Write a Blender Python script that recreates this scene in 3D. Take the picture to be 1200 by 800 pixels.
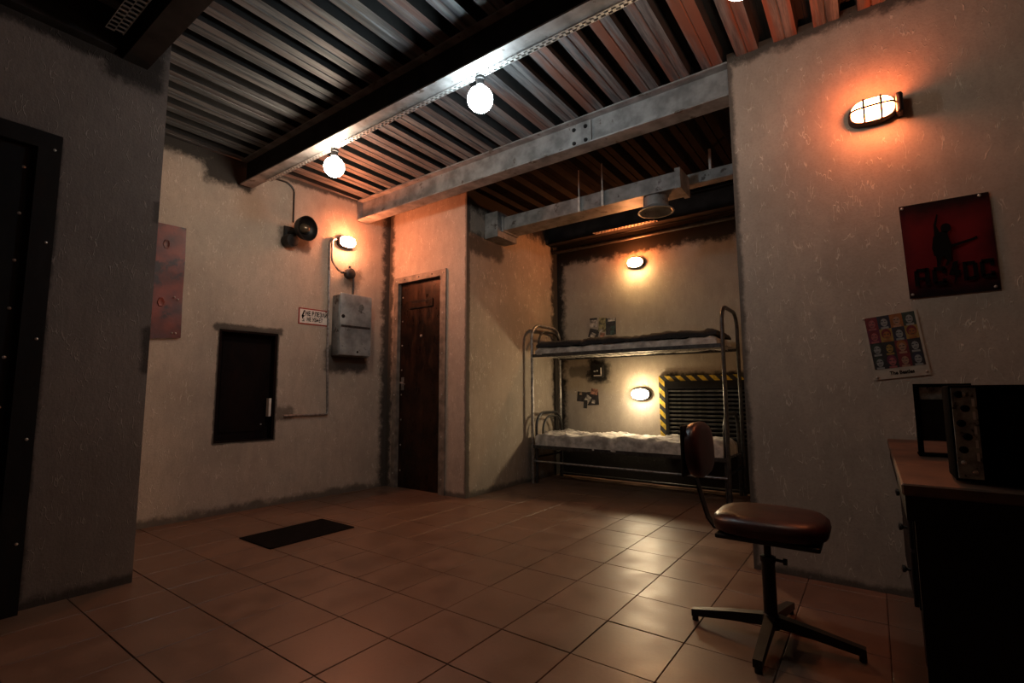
import bpy, bmesh, math, random
from mathutils import Vector, Matrix, noise
random.seed(7)
for o in list(bpy.data.objects): bpy.data.objects.remove(o)
S = bpy.context.scene
COL = S.collection
PI = math.pi

# ---------------------------------------------------------------- camera, world, exposure
cam_d = bpy.data.cameras.new('camera'); cam = bpy.data.objects.new('camera', cam_d); COL.objects.link(cam)
cam_d.sensor_width = 36.0; cam_d.sensor_fit = 'HORIZONTAL'; cam_d.lens = 36.0*575/1200
cam_d.clip_start = 0.02; cam_d.clip_end = 60
R_ = Vector((0.80756621, 0.58975994, -0.00447511))      # image right
D_ = Vector((-0.06552361, 0.08217637, -0.99446151))     # image down
F_ = Vector((-0.58612581, 0.80338674, 0.10500607))      # forward
m = Matrix(((R_.x, -D_.x, -F_.x, 0), (R_.y, -D_.y, -F_.y, 0), (R_.z, -D_.z, -F_.z, 1.0), (0, 0, 0, 1)))
cam.matrix_world = m
S.camera = cam
w = bpy.data.worlds.new('dim_room_air'); S.world = w; w.use_nodes = True
w.node_tree.nodes['Background'].inputs[0].default_value = (0.05, 0.045, 0.05, 1)
w.node_tree.nodes['Background'].inputs[1].default_value = 0.05
S.view_settings.view_transform = 'Standard'; S.view_settings.look = 'None'
S.view_settings.gamma = 1.0; S.view_settings.use_curve_mapping = False
S.view_settings.exposure = 0.0
# lamp strengths (radiance of the glowing glass) and colours
BULB = {'cool': ((0.78, 0.94, 1.0), 92.0), 'warm': ((1.0, 0.80, 0.60), 92.0), 'warm_right': ((1.0, 0.78, 0.58), 46.0)}
GLOW = {'red': ((1.0, 0.20, 0.06), (1.0, 0.24, 0.08), 165.0),
        'orange': ((1.0, 0.26, 0.10), (1.0, 0.36, 0.17), 380.0),
        'amber': ((1.0, 0.24, 0.06), (1.0, 0.62, 0.26), 330.0),
        'pale': ((1.0, 0.74, 0.42), (1.0, 0.80, 0.52), 230.0)}

# ---------------------------------------------------------------- mesh builder
class MB:
    def __init__(s): s.v = []; s.f = []; s.mi = []; s.m = 0
    def add(s, vs, fs):
        b = len(s.v); s.v += [tuple(v) for v in vs]
        for f in fs: s.f.append([b+i for i in f]); s.mi.append(s.m)
        return s
    def box(s, a, b, M=None):
        x0, y0, z0 = a; x1, y1, z1 = b
        vs = [Vector(p) for p in ((x0,y0,z0),(x1,y0,z0),(x1,y1,z0),(x0,y1,z0),(x0,y0,z1),(x1,y0,z1),(x1,y1,z1),(x0,y1,z1))]
        if M: vs = [M @ v for v in vs]
        return s.add(vs, [(0,3,2,1),(4,5,6,7),(0,1,5,4),(1,2,6,5),(2,3,7,6),(3,0,4,7)])
    def rbox(s, a, b, r, seg=2, M=None):
        bm = bmesh.new(); bmesh.ops.create_cube(bm, size=1)
        for v in bm.verts: v.co = Vector(((a[i]+b[i])/2 + v.co[i]*(b[i]-a[i]) for i in range(3)))
        bmesh.ops.bevel(bm, geom=list(bm.edges), offset=r, segments=seg, profile=0.5, affect='EDGES', clamp_overlap=True)
        if M: bmesh.ops.transform(bm, matrix=M, verts=bm.verts)
        bm.verts.index_update(); s.add([v.co for v in bm.verts], [[v.index for v in f.verts] for f in bm.faces]); bm.free(); return s
    def cyl(s, p0, p1, r0, r1=None, n=12, caps=True):
        p0 = Vector(p0); p1 = Vector(p1); r1 = r0 if r1 is None else r1
        d = (p1-p0).normalized(); u = d.orthogonal().normalized(); w_ = d.cross(u)
        vs = []
        for p, r in ((p0, r0), (p1, r1)):
            for i in range(n):
                t = 2*PI*i/n; vs.append(p + (u*math.cos(t)+w_*math.sin(t))*r)
        fs = [(i, (i+1) % n, n+(i+1) % n, n+i) for i in range(n)]
        if caps: fs += [tuple(range(n))[::-1], tuple(range(n, 2*n))]
        return s.add(vs, fs)
    def tube(s, pts, r, n=8, closed=False):
        pts = [Vector(p) for p in pts]; N = len(pts); vs = []; fs = []; u = None
        for i, p in enumerate(pts):
            a = pts[(i-1) % N] if (closed or i > 0) else p; b = pts[(i+1) % N] if (closed or i < N-1) else p
            d = (b-a).normalized()
            if u is None: u = d.orthogonal().normalized()
            u = (u - d*u.dot(d)).normalized(); w_ = d.cross(u)
            for k in range(n):
                t = 2*PI*k/n; vs.append(p + (u*math.cos(t)+w_*math.sin(t))*r)
        for i in range(N if closed else N-1):
            j = (i+1) % N
            for k in range(n): fs.append((i*n+k, i*n+(k+1) % n, j*n+(k+1) % n, j*n+k))
        if not closed: fs += [tuple(range(n))[::-1], tuple(range((N-1)*n, N*n))]
        return s.add(vs, fs)
    def lathe(s, prof, org=(0,0,0), axis=(0,0,1), n=20, sx=1.0, sy=1.0, pw=2.0):
        ax = Vector(axis).normalized()
        u = Vector((1,0,0)) if abs(ax.x) < 0.5 else Vector((0,1,0))
        u = (u - ax*u.dot(ax)).normalized(); w_ = ax.cross(u); org = Vector(org)
        vs = []; fs = []
        for r, h in prof:
            for k in range(n):
                t = 2*PI*k/n; q = (abs(math.cos(t))**pw + abs(math.sin(t))**pw)**(-1/pw)
                vs.append(org + ax*h + u*(math.cos(t)*q*r*sx) + w_*(math.sin(t)*q*r*sy))
        for i in range(len(prof)-1):
            for k in range(n): fs.append((i*n+k, i*n+(k+1) % n, (i+1)*n+(k+1) % n, (i+1)*n+k))
        if prof[0][0] > 1e-4: fs.append(tuple(range(n))[::-1])
        if prof[-1][0] > 1e-4: fs.append(tuple(range((len(prof)-1)*n, len(prof)*n)))
        return s.add(vs, fs)
    def prism(s, poly, y0, y1):     # polygon in (x,z), extruded along y
        n = len(poly); vs = [(x, y0, z) for x, z in poly] + [(x, y1, z) for x, z in poly]
        return s.add(vs, [tuple(range(n)), tuple(range(n, 2*n))[::-1]] + [(i, n+i, n+(i+1) % n, (i+1) % n) for i in range(n)])
    def mesh(s, name, mats, smooth=False):
        me = bpy.data.meshes.new(name); me.from_pydata(s.v, [], s.f); me.update()
        for mm in (mats if isinstance(mats, (list, tuple)) else [mats]): me.materials.append(mm)
        for p, i in zip(me.polygons, s.mi): p.material_index = i
        bm = bmesh.new(); bm.from_mesh(me); bmesh.ops.remove_doubles(bm, verts=bm.verts, dist=1e-5)
        bmesh.ops.recalc_face_normals(bm, faces=bm.faces); bm.to_mesh(me); bm.free()
        if smooth:
            me.shade_smooth(); me.set_sharp_from_angle(angle=math.radians(42))
        return me
    def build(s, name, mats, parent=None, loc=(0,0,0), rot=(0,0,0), smooth=False, kind=None):
        o = bpy.data.objects.new(name, s.mesh(name, mats, smooth)); COL.objects.link(o)
        o.location = loc; o.rotation_euler = rot
        if parent: o.parent = parent
        if kind: o['kind'] = kind
        return o

def arc(c, r, a0, a1, n, f):        # f(cos*r, sin*r) -> point
    return [f(c, r*math.cos(a0+(a1-a0)*i/n), r*math.sin(a0+(a1-a0)*i/n)) for i in range(n+1)]
def thing(name, label, cat, loc=(0,0,0), rz=0.0, group=None, rot=None):
    o = bpy.data.objects.new(name, None); COL.objects.link(o); o.location = loc
    o.rotation_euler = rot if rot else (0, 0, rz); o.empty_display_size = 0.05
    o['label'] = label; o['category'] = cat
    if group: o['group'] = group
    return o
def tag(o, label, cat, group=None):
    o['label'] = label; o['category'] = cat
    if group: o['group'] = group
    return o
def copy_tree(o, parent=None):
    c = o.copy(); COL.objects.link(c)
    if parent: c.parent = parent
    for ch in list(o.children): copy_tree(ch, c)
    return c

# ---------------------------------------------------------------- materials
def nt(name):
    mt = bpy.data.materials.new(name); mt.use_nodes = True; t = mt.node_tree
    return mt, t, t.nodes['Principled BSDF']
def N(t, typ, **kw):
    n = t.nodes.new(typ)
    for k, v in kw.items():
        if k.startswith('i_'):
            key = k[2:]; n.inputs[int(key) if key.isdigit() else key.replace('_', ' ')].default_value = v
        else: setattr(n, k, v)
    return n
def math_(t, op, a, b=None, clamp=False):
    n = N(t, 'ShaderNodeMath', operation=op, use_clamp=clamp)
    for i, x in enumerate((a, b)):
        if x is None: continue
        if isinstance(x, (int, float)): n.inputs[i].default_value = x
        else: t.links.new(x, n.inputs[i])
    return n.outputs[0]
def mixc(t, fac, a, b, mode='MIX'):
    n = N(t, 'ShaderNodeMix', data_type='RGBA', blend_type=mode, clamp_factor=True)
    for sock, x in ((n.inputs[0], fac), (n.inputs[6], a), (n.inputs[7], b)):
        if isinstance(x, (int, float)): sock.default_value = x
        elif isinstance(x, tuple): sock.default_value = (*x[:3], 1)
        else: t.links.new(x, sock)
    return n.outputs[2]
def rng(t, x, a, b, c=0.0, d=1.0):
    n = N(t, 'ShaderNodeMapRange', interpolation_type='SMOOTHSTEP')
    for i, v in enumerate((a, b, c, d)): n.inputs[1+i].default_value = v
    t.links.new(x, n.inputs[0]); return n.outputs[0]
def noise_(t, vec, scale, detail=3.0, rough=0.55, stretch=(1,1,1)):
    mp = N(t, 'ShaderNodeMapping'); mp.inputs['Scale'].default_value = stretch
    t.links.new(vec, mp.inputs[0])
    n = N(t, 'ShaderNodeTexNoise'); n.inputs['Scale'].default_value = scale
    n.inputs['Detail'].default_value = detail; n.inputs['Roughness'].default_value = rough
    t.links.new(mp.outputs[0], n.inputs[0]); return n.outputs['Fac']
def bump(t, bsdf, h, strength, dist=0.01):
    b = N(t, 'ShaderNodeBump'); b.inputs['Strength'].default_value = strength; b.inputs['Distance'].default_value = dist
    t.links.new(h, b.inputs['Height']); t.links.new(b.outputs[0], bsdf.inputs['Normal'])

def flat_mat(name, col, rough=0.6, metal=0.0, var=0.25, scale=18.0, bmp=0.1, spec=0.5, dark=None, patch=None):
    mt, t, b = nt(name)
    co = N(t, 'ShaderNodeTexCoord').outputs['Object']
    n1 = noise_(t, co, scale, 4)
    d = dark or tuple(c*(1-var*1.6) for c in col)
    c = mixc(t, rng(t, n1, 0.3, 0.7), d, tuple(min(1, c*(1+var*0.5)) for c in col))
    if patch:
        n2 = noise_(t, co, patch[1], 5, 0.65)
        c = mixc(t, rng(t, n2, patch[2], patch[2]+0.08), c, patch[0])
    t.links.new(c, b.inputs['Base Color'])
    b.inputs['Roughness'].default_value = rough; b.inputs['Metallic'].default_value = metal
    b.inputs['Specular IOR Level'].default_value = spec
    if bmp: bump(t, b, noise_(t, co, scale*4, 3), bmp, 0.004)
    return mt

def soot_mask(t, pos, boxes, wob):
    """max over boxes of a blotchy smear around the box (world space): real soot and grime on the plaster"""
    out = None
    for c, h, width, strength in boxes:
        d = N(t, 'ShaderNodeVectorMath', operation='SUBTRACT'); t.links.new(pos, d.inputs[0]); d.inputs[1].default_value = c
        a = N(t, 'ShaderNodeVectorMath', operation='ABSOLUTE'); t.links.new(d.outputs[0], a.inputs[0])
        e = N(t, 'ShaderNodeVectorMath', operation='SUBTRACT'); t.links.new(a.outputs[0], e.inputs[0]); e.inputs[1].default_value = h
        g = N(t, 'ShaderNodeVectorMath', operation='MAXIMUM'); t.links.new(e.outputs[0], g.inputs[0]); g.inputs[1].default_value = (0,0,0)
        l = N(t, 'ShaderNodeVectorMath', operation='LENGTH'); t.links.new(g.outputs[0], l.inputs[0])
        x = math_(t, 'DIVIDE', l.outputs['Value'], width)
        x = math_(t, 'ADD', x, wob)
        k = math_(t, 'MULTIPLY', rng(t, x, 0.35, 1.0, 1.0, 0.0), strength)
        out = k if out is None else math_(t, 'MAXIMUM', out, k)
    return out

def plaster(name, boxes, c1=(0.54, 0.44, 0.355), c2=(0.42, 0.345, 0.28), hi=(0.82, 0.73, 0.62)):
    mt, t, b = nt(name)
    pos = N(t, 'ShaderNodeNewGeometry').outputs['Position']
    big = noise_(t, pos, 1.3, 4, 0.6)
    med = noise_(t, pos, 14, 4, 0.65, (1, 1, 0.45))
    c = mixc(t, rng(t, big, 0.35, 0.7), c1, c2)
    c = mixc(t, rng(t, med, 0.35, 0.8, 0, 0.45), c, tuple(x*0.62 for x in c1))
    # bark-beetle render: short worm-like grooves, mostly upright
    wn = noise_(t, pos, 40, 1.5, 0.5, (1, 1, 0.27))
    line = rng(t, math_(t, 'ABSOLUTE', math_(t, 'SUBTRACT', wn, 0.52)), 0.004, 0.026, 1.0, 0.0)
    gate = rng(t, noise_(t, pos, 17, 2, 0.5, (1, 1, 0.6)), 0.52, 0.62)
    worm = math_(t, 'MULTIPLY', line, gate)
    fine = noise_(t, pos, 90, 3, 0.6)
    c = mixc(t, math_(t, 'MULTIPLY', worm, 0.48), c, hi)
    c = mixc(t, rng(t, fine, 0.4, 0.75, 0.0, 0.22), c, tuple(x*0.5 for x in c2))
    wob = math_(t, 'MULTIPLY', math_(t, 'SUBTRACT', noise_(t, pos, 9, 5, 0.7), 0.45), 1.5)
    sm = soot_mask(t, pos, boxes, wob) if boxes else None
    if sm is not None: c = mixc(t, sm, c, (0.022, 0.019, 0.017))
    t.links.new(c, b.inputs['Base Color'])
    b.inputs['Roughness'].default_value = 0.78; b.inputs['Specular IOR Level'].default_value = 0.3
    h = math_(t, 'ADD', math_(t, 'MULTIPLY', worm, 0.8), math_(t, 'MULTIPLY', fine, 0.35))
    bump(t, b, math_(t, 'ADD', h, med), 0.45, 0.006)
    return mt

def deck_mat():
    mt, t, b = nt('corrugated_steel')
    pos = N(t, 'ShaderNodeNewGeometry').outputs['Position']
    st = noise_(t, pos, 16, 5, 0.7, (1.6, 0.10, 1.6))
    st2 = noise_(t, pos, 5, 4, 0.65, (1.6, 0.12, 1.6))
    pat = noise_(t, pos, 3.0, 4, 0.6, (1, 0.7, 1))
    c = mixc(t, rng(t, st, 0.35, 0.65), (0.055, 0.063, 0.072), (0.20, 0.21, 0.215))
    sx = N(t, 'ShaderNodeSeparateXYZ'); t.links.new(pos, sx.inputs[0])
    age = rng(t, sx.outputs['X'], -3.2, -0.9, 0.12, 0.95)          # the sheets towards the right wall are the rustier ones
    c = mixc(t, math_(t, 'MULTIPLY', rng(t, st2, 0.44, 0.60), age), c, (0.20, 0.085, 0.055))
    c = mixc(t, rng(t, pat, 0.55, 0.75, 0, 0.5), c, (0.07, 0.055, 0.05))
    t.links.new(c, b.inputs['Base Color']); b.inputs['Roughness'].default_value = 0.6
    b.inputs['Metallic'].default_value = 0.25
    bump(t, b, st, 0.15, 0.004)
    return mt

def tile_mat():
    mt, t, b = nt('terracotta_tile')
    pos = N(t, 'ShaderNodeNewGeometry').outputs['Position']
    oi = N(t, 'ShaderNodeObjectInfo').outputs['Random']
    a = noise_(t, pos, 5, 5, 0.65); f = noise_(t, pos, 60, 4, 0.7); g = noise_(t, pos, 1.1, 3, 0.6)
    c = mixc(t, rng(t, a, 0.3, 0.7), (0.118, 0.064, 0.041), (0.165, 0.093, 0.062))
    c = mixc(t, math_(t, 'MULTIPLY', oi, 0.35), c, (0.115, 0.070, 0.048))
    c = mixc(t, rng(t, f, 0.5, 0.8, 0, 0.4), c, (0.075, 0.042, 0.028))
    c = mixc(t, rng(t, g, 0.5, 0.75, 0, 0.35), c, (0.065, 0.043, 0.031))
    t.links.new(c, b.inputs['Base Color'])
    r = rng(t, a, 0.2, 0.8, 0.30, 0.5); t.links.new(r, b.inputs['Roughness'])
    bump(t, b, math_(t, 'ADD', f, a), 0.12, 0.003)
    return mt

def rust_door_mat(name, c1, c2, c3, rough=0.45, metal=0.5, spec=0.5):
    mt, t, b = nt(name); b.inputs['Specular IOR Level'].default_value = spec
    co = N(t, 'ShaderNodeNewGeometry').outputs['Position']
    a = noise_(t, co, 4, 5, 0.7); s = noise_(t, co, 14, 4, 0.7, (1, 1, 0.3))
    c = mixc(t, rng(t, a, 0.35, 0.65), c1, c2); c = mixc(t, rng(t, s, 0.5, 0.7, 0, 0.7), c, c3)
    t.links.new(c, b.inputs['Base Color']); b.inputs['Metallic'].default_value = metal
    t.links.new(rng(t, s, 0.3, 0.7, rough-0.1, rough+0.2), b.inputs['Roughness'])
    bump(t, b, s, 0.2, 0.004)
    return mt

def emit_mat(name, top, low, strength, split=None):
    mt, t, b = nt(name); t.nodes.remove(b)
    e = N(t, 'ShaderNodeEmission'); e.inputs['Strength'].default_value = strength
    if top == low: e.inputs['Color'].default_value = (*top, 1)
    else:   # two-tone coloured glass
        co = N(t, 'ShaderNodeTexCoord').outputs['Object']; sp = N(t, 'ShaderNodeSeparateXYZ'); t.links.new(co, sp.inputs[0])
        t.links.new(mixc(t, rng(t, sp.outputs['Z'], -0.045, 0.005), low, top), e.inputs['Color'])
    t.links.new(e.outputs[0], t.nodes['Material Output'].inputs[0]); return mt

def hazard_mat():
    mt, t, b = nt('hazard_stripes')
    pos = N(t, 'ShaderNodeTexCoord').outputs['Object']; sp = N(t, 'ShaderNodeSeparateXYZ'); t.links.new(pos, sp.inputs[0])
    u = math_(t, 'ADD', sp.outputs['X'], sp.outputs['Z'])
    fr = math_(t, 'FRACT', math_(t, 'DIVIDE', math_(t, 'ADD', u, 10), 0.118))
    k = rng(t, fr, 0.49, 0.53)
    n = noise_(t, pos, 30, 4)
    y = mixc(t, rng(t, n, 0.4, 0.7), (0.72, 0.50, 0.035), (0.35, 0.25, 0.04))
    t.links.new(mixc(t, k, (0.02, 0.02, 0.02), y), b.inputs['Base Color']); b.inputs['Roughness'].default_value = 0.6
    return mt

M_deck = deck_mat(); M_tile = tile_mat()
M_beam = flat_mat('grey_painted_steel', (0.30, 0.29, 0.285), 0.55, 0.2, 0.3, 7, 0.12, patch=((0.10, 0.075, 0.06), 9, 0.60))
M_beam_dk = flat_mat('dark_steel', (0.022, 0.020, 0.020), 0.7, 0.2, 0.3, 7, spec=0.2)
M_galv = flat_mat('galvanised_steel', (0.62, 0.63, 0.62), 0.42, 0.6, 0.15, 30)
M_grey = flat_mat('weathered_grey_paint', (0.22, 0.225, 0.225), 0.5, 0.2, 0.3, 8, 0.15, patch=((0.06, 0.05, 0.045), 10, 0.58))
M_black = flat_mat('black_enamel', (0.009, 0.008, 0.008), 0.45, 0.0, 0.3, 20, spec=0.3)
M_blackm = flat_mat('black_matte', (0.006, 0.005, 0.005), 0.95, 0.0, 0.3, 20, spec=0.05)
M_grout = flat_mat('dark_grout', (0.055, 0.028, 0.018), 0.9, 0.0, 0.3, 20)
M_tubes = flat_mat('worn_steel_tube', (0.34, 0.33, 0.32), 0.38, 0.75, 0.3, 30)
M_tubed = flat_mat('dark_steel_tube', (0.05, 0.048, 0.048), 0.4, 0.5, 0.3, 30)
M_sheet = flat_mat('crumpled_linen', (0.50, 0.455, 0.41), 0.85, 0.0, 0.35, 9, 0.6)
M_blanket = flat_mat('black_blanket', (0.018, 0.017, 0.018), 0.95, 0.0, 0.3, 40, 0.4)
M_rust = rust_door_mat('rusty_brown_steel', (0.050, 0.024, 0.015), (0.022, 0.014, 0.011), (0.085, 0.040, 0.022), 0.33, 0.75)
M_doordk = rust_door_mat('blackened_steel', (0.009, 0.008, 0.008), (0.006, 0.006, 0.007), (0.016, 0.012, 0.010), 0.65, 0.0, 0.15)
M_hatch = rust_door_mat('dark_brown_panel', (0.012, 0.006, 0.005), (0.007, 0.004, 0.004), (0.020, 0.010, 0.008), 0.75, 0.0, 0.08)
M_frame = flat_mat('dirty_frame_paint', (0.25, 0.205, 0.17), 0.6, 0.1, 0.3, 10, 0.15)
M_rivet = flat_mat('bright_rivet', (0.55, 0.52, 0.48), 0.35, 0.8, 0.1, 40, 0)
M_leather = flat_mat('oxblood_vinyl', (0.045, 0.008, 0.006), 0.38, 0.0, 0.3, 10, 0.15, patch=((0.05, 0.012, 0.009), 6, 0.6))
M_hazard = hazard_mat()
M_redsheet = flat_mat('peeling_red_paint', (0.19, 0.030, 0.014), 0.45, 0.0, 0.45, 5, 0.3, patch=((0.025, 0.008, 0.007), 3.5, 0.52))
M_paper = flat_mat('cream_paper', (0.42, 0.35, 0.28), 0.7, 0, 0.1, 20, 0)
M_white = flat_mat('white_enamel', (0.78, 0.72, 0.66), 0.5, 0, 0.06, 20, 0)
M_redp = flat_mat('red_border', (0.36, 0.03, 0.02), 0.5, 0, 0.15, 20, 0)
M_ink = flat_mat('black_ink', (0.006, 0.005, 0.005), 0.95, 0, 0.1, 20, 0, spec=0.05)
M_wood = flat_mat('worn_desk_wood', (0.095, 0.044, 0.022), 0.55, 0.0, 0.5, 4, 0.1, patch=((0.03, 0.016, 0.010), 4, 0.54))
M_wooddk = flat_mat('dark_desk_body', (0.010, 0.006, 0.005), 0.7, 0.0, 0.3, 6, spec=0.2)
M_radio = flat_mat('black_crackle_case', (0.003, 0.003, 0.003), 1.0, 0.0, 0.3, 60, 0.2, spec=0.02)
M_panel = flat_mat('grey_green_panel', (0.30, 0.32, 0.30), 0.5, 0.2, 0.4, 30, 0.1, patch=((0.02, 0.02, 0.02), 45, 0.56))
M_conc = flat_mat('plain_plaster', (0.33, 0.28, 0.23), 0.85, 0, 0.2, 3)

# ---------------------------------------------------------------- wall frames
H = 3.14          # top of walls (deck underside at 3.10)
LO = Vector((-4.38, 3.63)); LU = (Vector((-4.52, 1.2)) - LO).normalized(); LROT = math.atan2(-LU.y, -LU.x)
def LW(t, z, off=0.0):          # point on the left wall, t metres from the far corner, off metres proud
    n = Vector((-LU.y, LU.x));  n = n if n.x > 0 else -n
    p = LO + LU*t + n*off; return (p.x, p.y, z)
def Lbox(t0, t1, z0, z1, width, s=1.0):
    a = LW((t0+t1)/2, (z0+z1)/2); return (a, (0.05, abs(t1-t0)/2, (z1-z0)/2), width, s)

# ---------------------------------------------------------------- floor
TP = 0.334; TX, TY = -1.678, 2.092
fl = MB().box((-5.0, -2.2, -0.12), (3.0, 5.7, -0.004)).build('floor', M_grout, kind='structure')
tile_mesh = None
def tile_pts(): return MB().rbox((-0.1650, -0.1650, -0.006), (0.1650, 0.1650, 0.0), 0.0015, 1)
tile_mesh = tile_pts().mesh('tile', M_tile)
Minv = m.inverted()
def px(p):
    q = Minv @ Vector(p)
    if q.z > -0.05: return None
    return (600 - q.x/q.z*575, 400 + q.y/q.z*575)
cells = []
for i in range(-9, 13):
    for j in range(-12, 10):
        cx, cy = TX + TP*(i+0.5), TY + TP*(j+0.5)
        if cx > 2.7 or cx < -4.7 or cy < -2.0 or cy > 5.4: continue
        if cx < -3.45 and cy < 0.85: continue           # under the near block
        if cx < -3.4 and cy > 3.8: continue
        if cx > -0.42 and cy > 3.35: continue
        d = (Vector((cx, cy, 0)) - Vector((0, 0, 1))).length
        q = px((cx, cy, 0)); vis = q is not None and -60 < q[0] < 1260 and 0 < q[1] < 880
        cells.append((0 if vis else 1, d, cx, cy))
cells.sort(); rest = MB()
for k, (hid, d, cx, cy) in enumerate(cells):
    z = random.uniform(-0.0008, 0.0006)
    if k < 290 and not hid:
        o = bpy.data.objects.new('tile', tile_mesh); COL.objects.link(o); o.parent = fl
        o.location = (cx, cy, z); o.rotation_euler = (random.uniform(-1, 1)*0.003, random.uniform(-1, 1)*0.003, 0)
    else: rest.box((cx-0.165, cy-0.165, -0.006), (cx+0.165, cy+0.165, z))
rest.build('tile', M_tile, fl, kind='stuff')

# ---------------------------------------------------------------- walls
def ebox(x0, x1, y0, y1, z0, z1, w_, s=1.0):
    return (((x0+x1)/2, (y0+y1)/2, (z0+z1)/2), (abs(x1-x0)/2, abs(y1-y0)/2, abs(z1-z0)/2), w_, s)
# left wall with the hatch opening (local: x towards the far corner, y into the wall)
HT0, HT1, HZ0, HZ1 = 1.24, 1.74, 0.592, 1.562
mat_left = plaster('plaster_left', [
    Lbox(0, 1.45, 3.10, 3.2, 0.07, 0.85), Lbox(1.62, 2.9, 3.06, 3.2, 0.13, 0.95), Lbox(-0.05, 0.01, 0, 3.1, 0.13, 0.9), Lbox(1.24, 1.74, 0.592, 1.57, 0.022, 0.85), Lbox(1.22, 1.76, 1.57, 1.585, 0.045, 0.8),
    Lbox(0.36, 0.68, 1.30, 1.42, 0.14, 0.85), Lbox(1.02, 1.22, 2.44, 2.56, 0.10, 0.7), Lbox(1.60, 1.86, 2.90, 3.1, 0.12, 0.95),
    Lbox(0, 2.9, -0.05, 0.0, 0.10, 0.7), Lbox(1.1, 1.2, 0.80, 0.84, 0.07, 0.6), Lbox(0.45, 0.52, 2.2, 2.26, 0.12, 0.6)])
wl = MB()
L0 = 3.2
for a in (((-L0, 0, 0), (-HT1, 0.16, H)), ((-HT0, 0, 0), (0.18, 0.16, H)), ((-HT1, 0, 0), (-HT0, 0.16, HZ0)), ((-HT1, 0, HZ1), (-HT0, 0.16, H))):
    wl.box(*a)
wall_left = wl.build('wall_left', mat_left, loc=(LO.x, LO.y, 0), rot=(0, 0, LROT), kind='structure')

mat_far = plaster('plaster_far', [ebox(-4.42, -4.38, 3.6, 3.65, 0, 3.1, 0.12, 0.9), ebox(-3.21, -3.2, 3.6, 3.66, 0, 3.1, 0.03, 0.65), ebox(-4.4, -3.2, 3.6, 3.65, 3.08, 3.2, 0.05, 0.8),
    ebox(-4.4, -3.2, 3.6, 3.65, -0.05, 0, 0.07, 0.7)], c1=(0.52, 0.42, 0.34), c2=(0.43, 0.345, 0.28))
DX0, DX1, DZ = -4.262, -3.49, 2.28
wf = MB().box((-4.60, 3.63, 0), (DX0, 3.80, H)).box((DX1, 3.63, 0), (-3.21, 3.80, H)).box((DX0, 3.63, DZ), (DX1, 3.80, H))
wf.build('wall_far', mat_far, kind='structure')
mat_side = plaster('plaster_side', [ebox(-3.22, -3.20, 3.62, 3.66, 0, 3.1, 0.035, 0.8), ebox(-3.22, -3.2, 5.36, 5.42, 0, 3.1, 0.17, 1.0), ebox(-3.22, -3.2, 3.72, 4.16, 2.52, 2.56, 0.15, 0.85),
    ebox(-3.22, -3.2, 3.66, 5.4, 3.0, 3.2, 0.2, 1.0), ebox(-3.22, -3.2, 3.66, 5.4, -0.05, 0, 0.08, 0.7)], c1=(0.38, 0.32, 0.262), c2=(0.28, 0.24, 0.20))
MB().box((-3.36, 3.80, 0), (-3.21, 5.56, H)).build('wall_side', mat_side, kind='structure')
bb = MB().box((-3.215, 3.632, 0), (-3.208, 3.80, H)).build('trim_1', mat_side, kind='structure')
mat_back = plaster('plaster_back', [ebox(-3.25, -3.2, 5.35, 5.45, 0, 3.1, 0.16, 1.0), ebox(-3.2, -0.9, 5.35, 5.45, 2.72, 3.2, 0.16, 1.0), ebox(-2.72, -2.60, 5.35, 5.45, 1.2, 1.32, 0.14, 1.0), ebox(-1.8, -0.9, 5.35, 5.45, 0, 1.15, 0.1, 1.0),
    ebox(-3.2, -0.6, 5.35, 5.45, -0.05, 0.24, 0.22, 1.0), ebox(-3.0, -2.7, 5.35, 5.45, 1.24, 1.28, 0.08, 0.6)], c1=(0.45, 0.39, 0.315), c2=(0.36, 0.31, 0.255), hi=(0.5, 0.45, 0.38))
MB().box((-3.21, 5.40, 0), (-0.45, 5.56, H)).build('wall_back', mat_back, kind='structure')
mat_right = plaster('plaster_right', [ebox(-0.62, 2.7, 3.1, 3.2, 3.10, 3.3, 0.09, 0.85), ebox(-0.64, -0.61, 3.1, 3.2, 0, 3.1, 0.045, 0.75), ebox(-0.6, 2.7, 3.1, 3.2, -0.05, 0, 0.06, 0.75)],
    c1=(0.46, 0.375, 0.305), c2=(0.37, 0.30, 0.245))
wr = MB().box((-0.61, 3.17, 0), (2.70, 3.36, H)).box((-0.61, 3.36, 0), (-0.45, 5.40, H))
wr.build('wall_right', mat_right, kind='structure')
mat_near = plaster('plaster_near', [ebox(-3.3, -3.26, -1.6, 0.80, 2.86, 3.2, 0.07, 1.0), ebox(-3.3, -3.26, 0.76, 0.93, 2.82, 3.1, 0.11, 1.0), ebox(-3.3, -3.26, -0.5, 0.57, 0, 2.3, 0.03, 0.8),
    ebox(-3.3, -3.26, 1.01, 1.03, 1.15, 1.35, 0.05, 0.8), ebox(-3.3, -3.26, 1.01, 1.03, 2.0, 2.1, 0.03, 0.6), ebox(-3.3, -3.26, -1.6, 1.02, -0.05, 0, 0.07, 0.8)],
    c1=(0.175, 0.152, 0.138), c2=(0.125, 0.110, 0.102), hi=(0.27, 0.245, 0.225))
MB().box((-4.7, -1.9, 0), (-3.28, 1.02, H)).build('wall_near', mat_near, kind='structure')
MB().box((-3.28, -2.05, 0), (2.86, -1.9, H)).build('wall_rear', M_conc, kind='structure')
MB().box((2.70, -1.9, 0), (2.86, 3.36, H)).build('wall_end', M_conc, kind='structure')

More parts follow.
